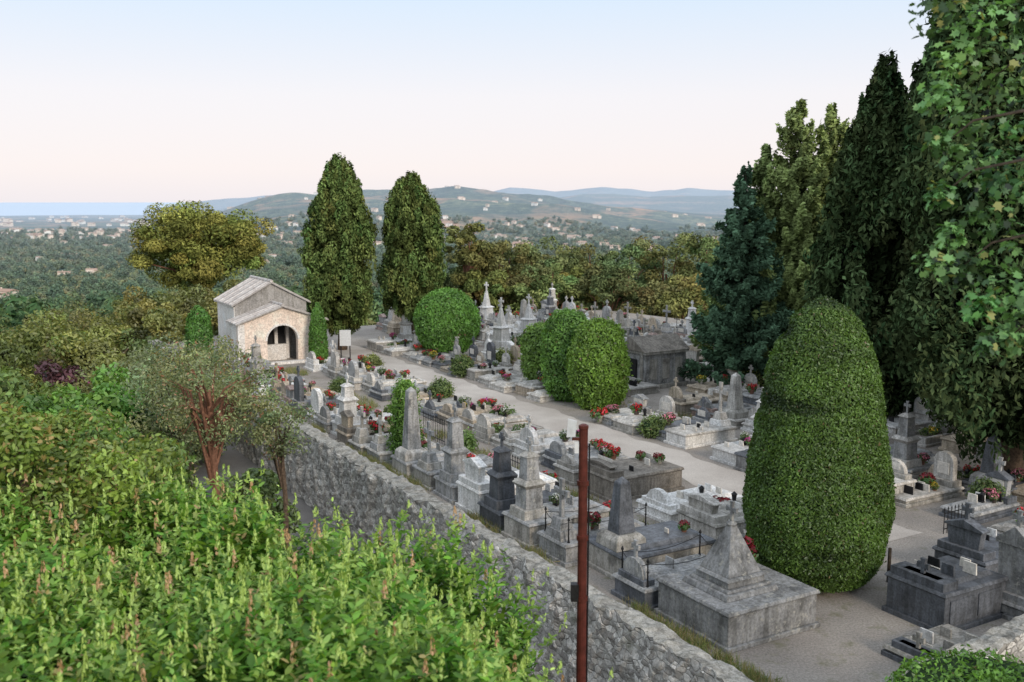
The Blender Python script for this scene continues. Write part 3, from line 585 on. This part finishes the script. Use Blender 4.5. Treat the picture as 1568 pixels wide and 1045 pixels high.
broad('broadleaf_tree',-8.4,15.5,-2.3,2.5,2.3,2.1,80,(.16,.25,.05),.055,450,tips=((.4,.3,.11),.12),cr=(.14,.28))
broad('broadleaf_tree',-12.6,30,-2.5,1.0,2.5,1.8,60,(.13,.27,.055),.11,240,cr=(.18,.3))
broad('broadleaf_tree',-17.5,33,-2.6,.2,2.6,2.0,50,(.17,.23,.065),.12,220)
broad('mimosa_tree',-7.6,24.5,-2.3,3.3,1.7,1.5,56,(.25,.29,.13),.04,140,tips=((.38,.2,.12),.2),bark='barkred',tr=.1,cr=(.14,.3),hol=.1)
broad('mimosa_tree',-6.2,26.0,-2.3,2.0,1.1,.8,24,(.23,.27,.13),.045,120,tips=((.3,.18,.12),.1),tr=.07,hol=.1)
broad('mimosa_tree',-9.4,27.5,-2.3,2.2,1.7,1.3,36,(.23,.27,.13),.05,150,tr=.08,hol=.1)
broad('mimosa_tree',-11.4,34.0,-2.4,1.9,2.3,1.4,46,(.24,.27,.14),.06,170,tr=.08,hol=.1)
for x,y,zc,rx,rz,c in((-6.6,22.2,-.6,1.5,1.4,(.12,.21,.05)),(-8.8,21.5,.9,1.8,1.7,(.13,.21,.05)),(-7.6,28,-1.0,1.3,1.2,(.15,.21,.08)),(-10,24,1.0,2.0,1.8,(.14,.2,.055)),(-12.7,38,-.2,2.3,1.8,(.18,.21,.09)),(-15.5,40,-.2,2.6,2.0,(.17,.2,.075)),(-13,33,-.2,2.0,1.7,(.17,.21,.09)),(-5.2,19.5,-1.0,1.3,1.3,(.12,.21,.05)),(-5.5,23.6,-1.6,.9,.8,(.12,.21,.055)),(-3.4,17.2,-1.0,1.1,1.1,(.12,.21,.05))):
    broad('shrub',x,y,-2.4,zc,rx,rz,36,c,.08,220)
for x,y,zc,rx,rz,c in((-19,46,.2,2.8,2.2,(.18,.2,.06)),(-24,50,-.6,3.2,2.6,(.16,.185,.055)),(-29,55,-1.2,3.4,2.8,(.17,.185,.06)),(-21,58,.0,2.8,2.6,(.19,.2,.065)),(-34,62,-1.8,3.8,3.0,(.15,.17,.06)),(-27,44,-1.6,2.8,2.3,(.14,.185,.06)),(-22,40,-1.2,2.5,2.2,(.2,.205,.08)),(-33,52,-2.6,3.0,2.6,(.13,.155,.055)),(-31,68,-2.4,3.6,3,(.17,.185,.06)),(-40,72,-3,4,3.2,(.14,.17,.06)),(-17,62,.8,2.3,2.3,(.2,.21,.07)),(-46,80,-4.5,5,3.6,(.14,.165,.06)),(-38,85,-4.5,5,3.6,(.16,.17,.065)),(-35,46,-3.4,2.8,2.2,(.14,.175,.06)),(-21.5,66,.4,2.6,2.0,(.15,.17,.06)),(-25,68,-.2,2.8,2.2,(.18,.19,.06))):
    broad('olive_tree',x,y,-6,zc,rx,rz,54,tuple(v*1.25 for v in c),.11,240,tr=.15,cr=(.14,.3),cvar=.3)
broad('purple_plum_tree',-20.2,44,-4,-.6,1.4,1.4,26,(.15,.07,.085),.12,170)
broad('oleander_shrub',-17.4,41,-3,.0,1.0,.8,14,(.14,.18,.06),.08,150,tips=((.45,.1,.25),.2))
def clipped(name,x,y,z0,prof,n,size,col,lump=.05,trunk=0,ls=2.0,tr=.1,clip=.03,da=0.0):
    e=empty(name); hs=np.array([p[0] for p in prof]);rs=np.array([p[1] for p in prof])
    def surf(t,th):
        z=np.interp(t,np.linspace(0,1,len(hs)),hs); r=np.interp(t,np.linspace(0,1,len(hs)),rs)
        q=np.stack([np.cos(th)*r,np.sin(th)*r,z],1); l=sn(q,ls,len(name)+int(x*3)%97,3); r=r*(1+lump*l)
        return np.stack([x+np.cos(th)*r,y+np.sin(th)*r,z0+z],1)
    seg=np.hypot(np.diff(hs),np.diff(rs))*(rs[1:]+rs[:-1]+.05); cdf=np.concatenate([[0],np.cumsum(seg)]); cdf/=cdf[-1]
    t=np.interp(rng.random(n),cdf,np.linspace(0,1,len(hs))); th=rng.random(n)*6.283
    P=surf(t,th); P1=surf(np.clip(t+.01,0,1),th); P0=surf(np.clip(t-.01,0,1),th); tan=unit(P1-P0+1e-6); side=np.stack([-np.sin(th),np.cos(th),0*th],1); nrm=unit(np.cross(side,tan))
    l=sn(P,9,5,2); P=P+nrm*(rng.normal(size=n)*clip+.0)[:,None]
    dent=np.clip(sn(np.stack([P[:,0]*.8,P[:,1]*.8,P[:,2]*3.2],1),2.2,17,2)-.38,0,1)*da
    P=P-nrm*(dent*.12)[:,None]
    C=np.array(col)[None,:]*((1+.25*rng.normal(size=n))*(1+.25*sn(P,3.5,9,3))*(1+.2*l)*(1-.6*np.clip(dent*2,0,1)))[:,None]  # shadow in the dents is also put into the leaf colour
    br=rng.random(n)<.008; C[br]=(.2,.14,.07)
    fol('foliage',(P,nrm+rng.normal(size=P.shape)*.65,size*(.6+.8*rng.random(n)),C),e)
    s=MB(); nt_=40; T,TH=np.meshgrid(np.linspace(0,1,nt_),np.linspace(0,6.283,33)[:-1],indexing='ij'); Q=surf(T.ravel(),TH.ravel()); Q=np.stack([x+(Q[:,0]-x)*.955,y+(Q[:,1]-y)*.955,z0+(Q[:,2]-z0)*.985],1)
    s.add(Q.tolist(),[(i*32+j,i*32+(j+1)%32,(i+1)*32+(j+1)%32,(i+1)*32+j) for i in range(nt_-1) for j in range(32)]); s.obj('dark_core',['core'],parent=e,smooth=True)  # dark shell added behind the leaves to block light
    s=MB(); s.tube([(x,y,z0-trunk-.05),(x,y,z0+float(hs[-1])*.4)],[tr,tr*.8],8); s.obj('trunk',['barkdark'],parent=e)
clipped('topiary_cypress',6.42,20.3,.12,[(0,.5),(.05,1.05),(.5,1.36),(1.5,1.48),(2.6,1.41),(3.6,1.25),(4.4,1.08),(5.0,.9),(5.45,.68),(5.75,.45),(5.92,.18),(5.97,.03)],120000,.036,(.105,.185,.036),.03,ls=2.4,clip=.02,trunk=.1,tr=.15,da=.8)
s=MB(); s.tube([(7.98,20.2,0),(7.98,20.2,.75)],[.04,.035],6); s.obj('wooden_stake',['barkdark'])
def ell(rx,zt,b=0.,pw=2.2,n=14):
    o=[]
    for i in range(n): 
        a=math.pi*i/(n-1); o.append((zt/2*(1-math.cos(a)),rx*max(.02,max(0.0,math.sin(a))**(2/pw))))
    return o
xx,yy,_=W(29.9,12); clipped('round_clipped_bush',xx,yy,.05,ell(1.6,3.4),24000,.075,(.15,.31,.06),.05,clip=.05,trunk=.4)
xx,yy,_=W(15.6,10.9); clipped('clipped_laurel_bush',xx+.42,yy-.3,-.1,ell(1.08,3.5,pw=3),22000,.065,(.18,.31,.05),.09,clip=.07,trunk=.3)
clipped('clipped_laurel_bush',xx-.75,yy+1.3,.0,ell(.95,3.6,pw=3),17000,.065,(.14,.28,.055),.09,clip=.07,trunk=.3)
clipped('clipped_laurel_bush',xx-1.7,yy+3.9,.2,ell(.85,2.5,pw=3),9000,.08,(.18,.3,.06),.1,clip=.08,trunk=.3)
xx,yy,_=W(31.6,5.6); clipped('columnar_cypress_shrub',xx+.1,yy-.4,0,[(0,.25),(.3,.42),(1,.42),(1.9,.36),(2.6,.22),(3.0,.02)],9000,.06,(.12,.26,.045),.05,clip=.03)
clipped('columnar_cypress_shrub',-15.7,49.5,-1.9,[(0,.45),(1,.65),(3,.62),(4.2,.5),(4.7,.05)],9000,.08,(.1,.23,.045),.05,clip=.03)
e=W(11.7,1.3); clipped('ivy_covered_pillar',e[0],e[1],0,[(0,.4),(.5,.42),(1.2,.36),(1.9,.34),(2.3,.3),(2.45,.05)],9000,.05,(.15,.28,.05),.25,clip=.09)
for sv,r,rx in((14.5,6.4,.4),(19.5,6.4,.45),(10.2,9.9,.4),(11.6,3.3,.3),(4.2,10.5,.45),(24,9.8,.45),(25,12.5,.45),(-.6,12.4,.4),(20,12.6,.5),(22,18.8,.6),(10,15.8,.5),(29,15.9,.6),(35,16,.7),(6.5,12.6,.35),(15,19,.6),(17.2,3.3,.3),(22.6,3.3,.35),(27,6.6,.4)):
    e=W(sv,r); clipped('small_box_shrub',e[0],e[1],0,ell(rx,rx*random.uniform(1.4,2.2)),2200,.055,random.choice([(.14,.2,.06),(.2,.23,.07),(.13,.22,.055)]),.18,clip=.08)
clipped('clipped_hedge',6.4,12.2,-2.3,[(0,1.3),(2,1.45),(3.7,1.4),(3.98,1.2),(4.05,.05)],22000,.045,(.14,.28,.045),.04,clip=.03)
n=3400; sv=rng.random(n)*36-6; pk=rng.random(n); r=np.where(pk<.4,.1+.35*rng.random(n),np.where(pk<.75,2.8+1.1*rng.random(n),12.2+1.0*rng.random(n))); P=np.stack([O[0]+sv*SA[0]+r*SB[0],O[1]+sv*SA[1]+r*SB[1],np.full(n,.0)],1)
keep=sn(P[:,:2],1.1,4,2)>-.05; P=P[keep]; P=np.repeat(P,10,0)+rng.normal(size=(len(P)*10,3))*np.array([.07,.07,0]); n=len(P); T=rng.normal(size=(n,3))*.4+np.array([0,0,1]); P[:,2]=.08
C=np.where(rng.random((n,1))<.5,np.array([[.34,.29,.15]]),np.array([[.17,.23,.07]]))*(.7+.6*rng.random((n,1)))
link(bpy.data.objects.new('grass',leaf_me('grass',P,rng.normal(size=(n,3))*np.array([1,1,.2]),.09+.09*rng.random(n),C,np.array([(-1,.07,0),(1,0,0),(-1,-.07,0)]),T)))
# ---------------------------------------------------------------- foreground flowering shrubs
def top(x,y):
    q=np.stack([x,y],1); e=.28-x
    z=4.12+.34*sn(q,1.5,21,2)+.24*sn(q,3.6,22,2)-1.5*np.exp(-np.maximum(e,0)/.6)-.35*np.exp(-np.maximum(e,0)/2.2)
    z-=np.clip(y-11.0,0,3)*.3; z-=np.clip(7.5-y,0,4)*.15; z+=np.clip(-x-4.0,0,3)*.12
    return z
ns=4300; x=rng.random(ns)*8.0-7.7; y=6.0+rng.random(ns)*7.2
ok=(x<.22)&(x>-.62*y-1.2)&(sn(np.stack([x,y],1),4.5,41,2)>-.5); x,y=x[ok],y[ok]; ns=len(x)
z=top(x,y); Pl=[];Nl=[];Tl=[];Cl=[];Sl=[]
for i in range(ns):
    Ls=random.uniform(.7,1.15); tip=z[i]+random.uniform(-.4,.22)+(random.uniform(.05,.4) if random.random()<.22 else 0); lean=rng.normal(size=2)*.26+np.array([.02,0]); m_=int(Ls*32)
    if x[i]>-.3: lean[0]+=.15
    q=np.sort(rng.random(m_)); pz=tip-Ls*(1-q); px=x[i]+lean[0]*(q-.3)*Ls*1.4; py=y[i]+lean[1]*(q-.3)*Ls*1.4
    th=np.arange(m_)*2.4+random.random()*6; out=np.stack([np.cos(th),np.sin(th),np.full(m_,.1)+q*.9],1)
    sz=(.08-.052*q**3)*random.uniform(.7,1.2)
    Pl.append(np.stack([px,py,pz],1)+out*(sz*.9)[:,None]); Tl.append(out)
    Nl.append(np.stack([-np.cos(th)*.5,-np.sin(th)*.5,np.full(m_,1.0)],1)+rng.normal(size=(m_,3))*.45)
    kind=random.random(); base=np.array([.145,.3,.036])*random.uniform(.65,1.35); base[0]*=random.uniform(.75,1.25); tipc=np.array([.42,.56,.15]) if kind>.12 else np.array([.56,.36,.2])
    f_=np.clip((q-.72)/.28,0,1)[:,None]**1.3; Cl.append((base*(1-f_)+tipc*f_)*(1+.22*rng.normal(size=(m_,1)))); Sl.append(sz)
    if random.random()<.5:
        kk=20; qq=rng.random(kk); a=rng.random(kk)*6.28; rad=.024*(1-qq*.6); sl=random.uniform(.1,.2)
        Pl.append(np.stack([x[i]+lean[0]*.98*Ls+np.cos(a)*rad,y[i]+lean[1]*.98*Ls+np.sin(a)*rad,tip-.03+qq*sl],1)); o_=np.stack([np.cos(a),np.sin(a),np.full(kk,1.2)],1); Tl.append(o_); Nl.append(np.stack([np.cos(a),np.sin(a),np.full(kk,.2)],1)+rng.normal(size=(kk,3))*.2); Sl.append(np.full(kk,.022)); Cl.append(tipc*(.9+.3*rng.random((kk,1))))
P,Nn,T,C,S=map(np.concatenate,(Pl,Nl,Tl,Cl,Sl))
e=empty('flowering_shrub')
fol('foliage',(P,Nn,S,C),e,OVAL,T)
cl=[(random.uniform(-.7,.1),random.uniform(8,12.1),random.uniform(-.8,2.4),.4,.4,.4) for _ in range(110)]
fol('side_foliage',cloud(cl,170,.06,(.12,.24,.04)),e,OVAL)
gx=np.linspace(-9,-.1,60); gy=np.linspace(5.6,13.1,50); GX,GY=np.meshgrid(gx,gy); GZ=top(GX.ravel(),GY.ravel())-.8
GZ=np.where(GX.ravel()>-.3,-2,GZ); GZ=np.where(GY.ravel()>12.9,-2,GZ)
s=MB(); s.add(np.stack([GX.ravel(),GY.ravel(),GZ],1).tolist(),[(j*60+i,j*60+i+1,(j+1)*60+i+1,(j+1)*60+i) for j in range(49) for i in range(59)]); s.obj('dark_core',['core'],parent=e,smooth=True)  # dark sheet added under the shoots to close the gaps
s=MB()
for k in range(14):
    bx=random.uniform(-6,-.4);by=random.uniform(7.5,12.3); s.tube([(bx,by,-2.4),(bx+random.uniform(-.2,.2),by,1),(bx+random.uniform(-.4,.2),by+.2,2.6)],[.06,.05,.02],6)
s.obj('stems',['bark'],parent=e)
# ---------------------------------------------------------------- plane tree, top right (near)
e=empty('plane_tree'); cl=[]
for u,v,t,r in((1440,20,10,.3),(1500,40,10,.4),(1560,30,10.4,.5),(1455,95,10,.24),(1520,120,10.2,.38),(1440,150,9.8,.22),(1490,190,10,.32),(1555,190,10.5,.45),(1440,225,9.7,.18),(1475,260,10,.26),(1530,270,10.2,.36),(1580,300,10,.5),(1440,300,9.8,.15),(1500,335,10,.28),(1560,370,10.3,.4),(1430,400,9.8,.2),(1470,410,10,.22),(1530,440,10.2,.32),(1500,470,10,.18),(1575,470,10,.35),(1540,520,10,.24),(1510,530,9.8,.1),(1455,360,9.9,.13),(1600,120,10.5,.6),(1620,250,10.5,.6),(1620,400,10.4,.5),(1640,20,11,.7),(1460,-20,10,.4),(1540,-40,10.4,.6)):
    d_=(v-522)/1524; cl.append(((u-784)/1524*t,t*(.990-d_*.139),8-t*(.139+d_*.990),r*1.1,r*1.1,r))
P,Nn,S,C=cloud(cl,80,.05,(.11,.22,.075),hol=.1,up=1.0,jit=.8,cvar=.35,var=.4)
k=rng.random(len(P))<.05; C[k]=(.34,.36,.12)
fol('foliage',(P,Nn,S,C),e,LOBE)
s=MB(); s.tube([(8.2,10.4,-2.4),(8.1,10.4,4),(7.8,10.3,8),(7.2,10.2,12)],[.35,.3,.24,.14],10)
for c_ in cl[::4]: 
    s.tube([(7.9,10.3,min(11,max(5.5,c_[2]+.5))),((c_[0]+7.9)/2,(c_[1]+10.3)/2,c_[2]+.55),(c_[0]+.3,c_[1],c_[2]+.25),c_[:3]],[.06,.03,.012,.005],5)
s.obj('trunk',['barkdark'],parent=e,smooth=True)
# ---------------------------------------------------------------- distant houses
def house_me(i):
    s=MB(); w=random.uniform(12,22); d=random.uniform(8,11); h=random.uniform(4,7)
    s.box(-w/2,w/2,-d/2,d/2,-6,h,0); s.extx([(-d/2-.6,h+.01),(d/2+.6,h+.01),(0,h+1.7)],-w/2-.6,w/2+.6,1)
    w2=w*.45; s.box(w*.2,w*.2+w2,-d/2-4,-d/2-.01,-6,h*.62,0); s.exty([(w*.2-.5,h*.62+.01),(w*.2+w2+.5,h*.62+.01),(w*.2+w2/2,h*.62+1.4)],-d/2-4.5,-d/2-.02,1)
    n=int(w/3.2)
    for k in range(n):
        x=-w/2+1.6+k*3.2
        for z in ([1.0,4.2] if h>6 else [1.2]):
            s.box(x-.5,x+.5,-d/2-.06,-d/2-.01,z,z+1.5,2)
    s.box(-w*.2,-w*.2+.9,-.5,.5,h+.6,h+2.6,0)
    me=bpy.data.meshes.new('house'); me.from_pydata(s.v,[],s.f)
    for mm in (('hwall' if i%2 else 'hwall2'),'hroof','hwin'): me.materials.append(M[mm])
    me.polygons.foreach_set('material_index',s.m); return me
HM=[house_me(i) for i in range(8)]
hp=[]
def puth(u,d,sc=1.0,up=3.4):
    a=math.atan((u-784)/1524); x=d*math.sin(a);y=d*math.cos(a); z=float(H([x],[y])[0])
    o=bpy.data.objects.new('house',random.choice(HM)); o.location=(x,y,z+up); o.rotation_euler=(0,0,random.uniform(-.9,.9)); o.scale=(sc,)*3; link(o); hp.append((x,y))
for u,d,sc in((800,1250,1.7),(880,1300,.9),(940,1350,.9),(870,1450,.8),(975,1500,.8),(890,1500,1),(580,1500,1),(440,1600,.9),(990,1400,.8),(600,1700,1),(5,620,.7),(100,900,.6)): puth(u,d,sc)
for _ in range(75): puth(random.uniform(10,230),random.uniform(1900,3400),random.uniform(.6,1.0))
for _ in range(60): puth(random.uniform(400,1100),random.uniform(1500,2500),random.uniform(.6,.95))
for _ in range(22): puth(random.uniform(-20,450),random.uniform(900,2000),random.uniform(.4,.65))
for _ in range(80): puth(random.uniform(-20,420),random.uniform(3800,8500),random.uniform(1.,1.8))
for _ in range(30): puth(random.uniform(400,1100),random.uniform(2600,3900),random.uniform(.6,1.0))
# ---------------------------------------------------------------- distant woods (instanced)
tc_=bpy.data.collections.new('tree_variants')
cols=[(.12,.165,.06),(.155,.195,.07),(.085,.145,.06),(.21,.21,.08),(.105,.175,.065),(.17,.18,.07)]
for i,c in enumerate(cols):
    cl=[]
    for _ in range(14):
        d=rng.normal(size=3); d/=np.linalg.norm(d); q=.35+.4*random.random(); r=random.uniform(.3,.5)
        zz=.9 if i!=2 else 1.3
        cl.append((d[0]*q,d[1]*q,zz+d[2]*q*(.65 if i!=2 else 1.4),r,r,r*.85))
    P,Nn,S,C=cloud(cl,44,.14,c,hol=.6,up=.5,cvar=.25)
    me=leaf_me('distant_tree_%d'%i,P,Nn,S,C,DIA,None,'far'); tc_.objects.link(bpy.data.objects.new('distant_tree_%d'%i,me))
n=26000; d=np.exp(math.log(62)+rng.random(n)**.5*(math.log(2500)-math.log(62))); a=np.radians(rng.random(n)*66-33)
x=d*np.sin(a);y=d*np.cos(a); ok=~((d<100)&(a>math.radians(-19)))
dens=sn(np.stack([x,y],1),.012,31,3)>-.85; ok&=dens
for (a_,b_) in hp: 
    dd_=math.hypot(a_,b_)
    if dd_>2600: continue
    ux,uy=a_/dd_,b_/dd_; al=x*ux+y*uy-dd_; pe=np.abs(-x*uy+y*ux); ok&=~((pe<10)&(al>-34)&(al<9))
x,y,d=x[ok],y[ok],d[ok]; z=H(x,y)-.8
me=bpy.data.meshes.new('distant_woodland'); me.from_pydata(np.stack([x,y,z],1).tolist(),[],[])
for nm,val in(('scl',np.interp(d,[62,150,500,1500,2500],[1.9,2.8,3.8,4.8,5.0])*(.6+.8*rng.random(len(d)))),('rz',rng.random(len(d))*6.28)):
    at=me.attributes.new(nm,'FLOAT','POINT'); at.data.foreach_set('value',val.astype(np.float32))
o=link(bpy.data.objects.new('distant_woodland',me))
ng=bpy.data.node_groups.new('scatter','GeometryNodeTree'); ng.interface.new_socket('Geometry',in_out='INPUT',socket_type='NodeSocketGeometry'); ng.interface.new_socket('Geometry',in_out='OUTPUT',socket_type='NodeSocketGeometry')
gi=ng.nodes.new('NodeGroupInput');go=ng.nodes.new('NodeGroupOutput'); ip=ng.nodes.new('GeometryNodeInstanceOnPoints'); ci=ng.nodes.new('GeometryNodeCollectionInfo')
ci.inputs['Collection'].default_value=tc_; ci.inputs['Separate Children'].default_value=True; ci.inputs['Reset Children'].default_value=True
na1=ng.nodes.new('GeometryNodeInputNamedAttribute'); na1.data_type='FLOAT'; na1.inputs['Name'].default_value='scl'
na2=ng.nodes.new('GeometryNodeInputNamedAttribute'); na2.data_type='FLOAT'; na2.inputs['Name'].default_value='rz'
cx=ng.nodes.new('ShaderNodeCombineXYZ'); ng.links.new(na2.outputs['Attribute'],cx.inputs[2])
ng.links.new(gi.outputs[0],ip.inputs['Points']); ng.links.new(ci.outputs[0],ip.inputs['Instance']); ip.inputs['Pick Instance'].default_value=True
ng.links.new(na1.outputs['Attribute'],ip.inputs['Scale']); ng.links.new(cx.outputs[0],ip.inputs['Rotation']); ng.links.new(ip.outputs[0],go.inputs[0])
md=o.modifiers.new('scatter','NODES'); md.node_group=ng
# ---------------------------------------------------------------- light + sky
EL=math.radians(24); AZ=math.radians(150)
S=Vector((math.sin(AZ)*math.cos(EL),math.cos(AZ)*math.cos(EL),math.sin(EL)))
L=bpy.data.lights.new('sun','SUN'); L.energy=2.2; L.angle=math.radians(14); L.color=(1,.87,.72)
lo=bpy.data.objects.new('sun',L); lo.rotation_euler=(-S).to_track_quat('-Z','Y').to_euler(); link(lo)
w=bpy.data.worlds.new('World'); scene.world=w; w.use_nodes=True; nt=w.node_tree; bg=nt.nodes['Background']
sky=N(nt,'ShaderNodeTexSky',sky_type='NISHITA'); sky.sun_disc=False; sky.sun_elevation=EL; sky.sun_rotation=AZ
tc=N(nt,'ShaderNodeTexCoord'); sx=N(nt,'ShaderNodeSeparateXYZ'); nt.links.new(tc.outputs['Generated'],sx.inputs[0])
k=1.4/.12
def g_(a,b_,c_): return (a/1.4,b_/1.4,c_/1.4)
rp=ramp(nt,sx.outputs['Z'],[(0,g_(.94,.88,.91)),(.03,g_(1.0,.915,.91)),(.1,g_(.96,.93,.96)),(.2,g_(.73,.87,1.03)),(.4,g_(.98,1.06,1.16)),(1,g_(1.0,1.12,1.28))])
ml=N(nt,'ShaderNodeVectorMath',operation='SCALE'); ml.inputs['Scale'].default_value=k; nt.links.new(rp,ml.inputs[0])
fin=mixc(nt,sky.outputs[0],ml.outputs[0],.93)
nt.links.new(fin,bg.inputs[0]); bg.inputs[1].default_value=.12
# ---------------------------------------------------------------- camera
c=bpy.data.cameras.new('camera'); c.lens=35; c.sensor_width=36; c.clip_end=300000; c.clip_start=.1
c.dof.use_dof=True; c.dof.focus_distance=24; c.dof.aperture_fstop=1.6
co=bpy.data.objects.new('camera',c); co.location=(0,0,8); co.rotation_euler=(math.radians(82),0,0); link(co); scene.camera=co
scene.view_settings.view_transform='Standard'; scene.view_settings.look='None'; scene.view_settings.exposure=0
print('faces',sum(len(o.data.polygons) for o in scene.objects if o.type=='MESH'))
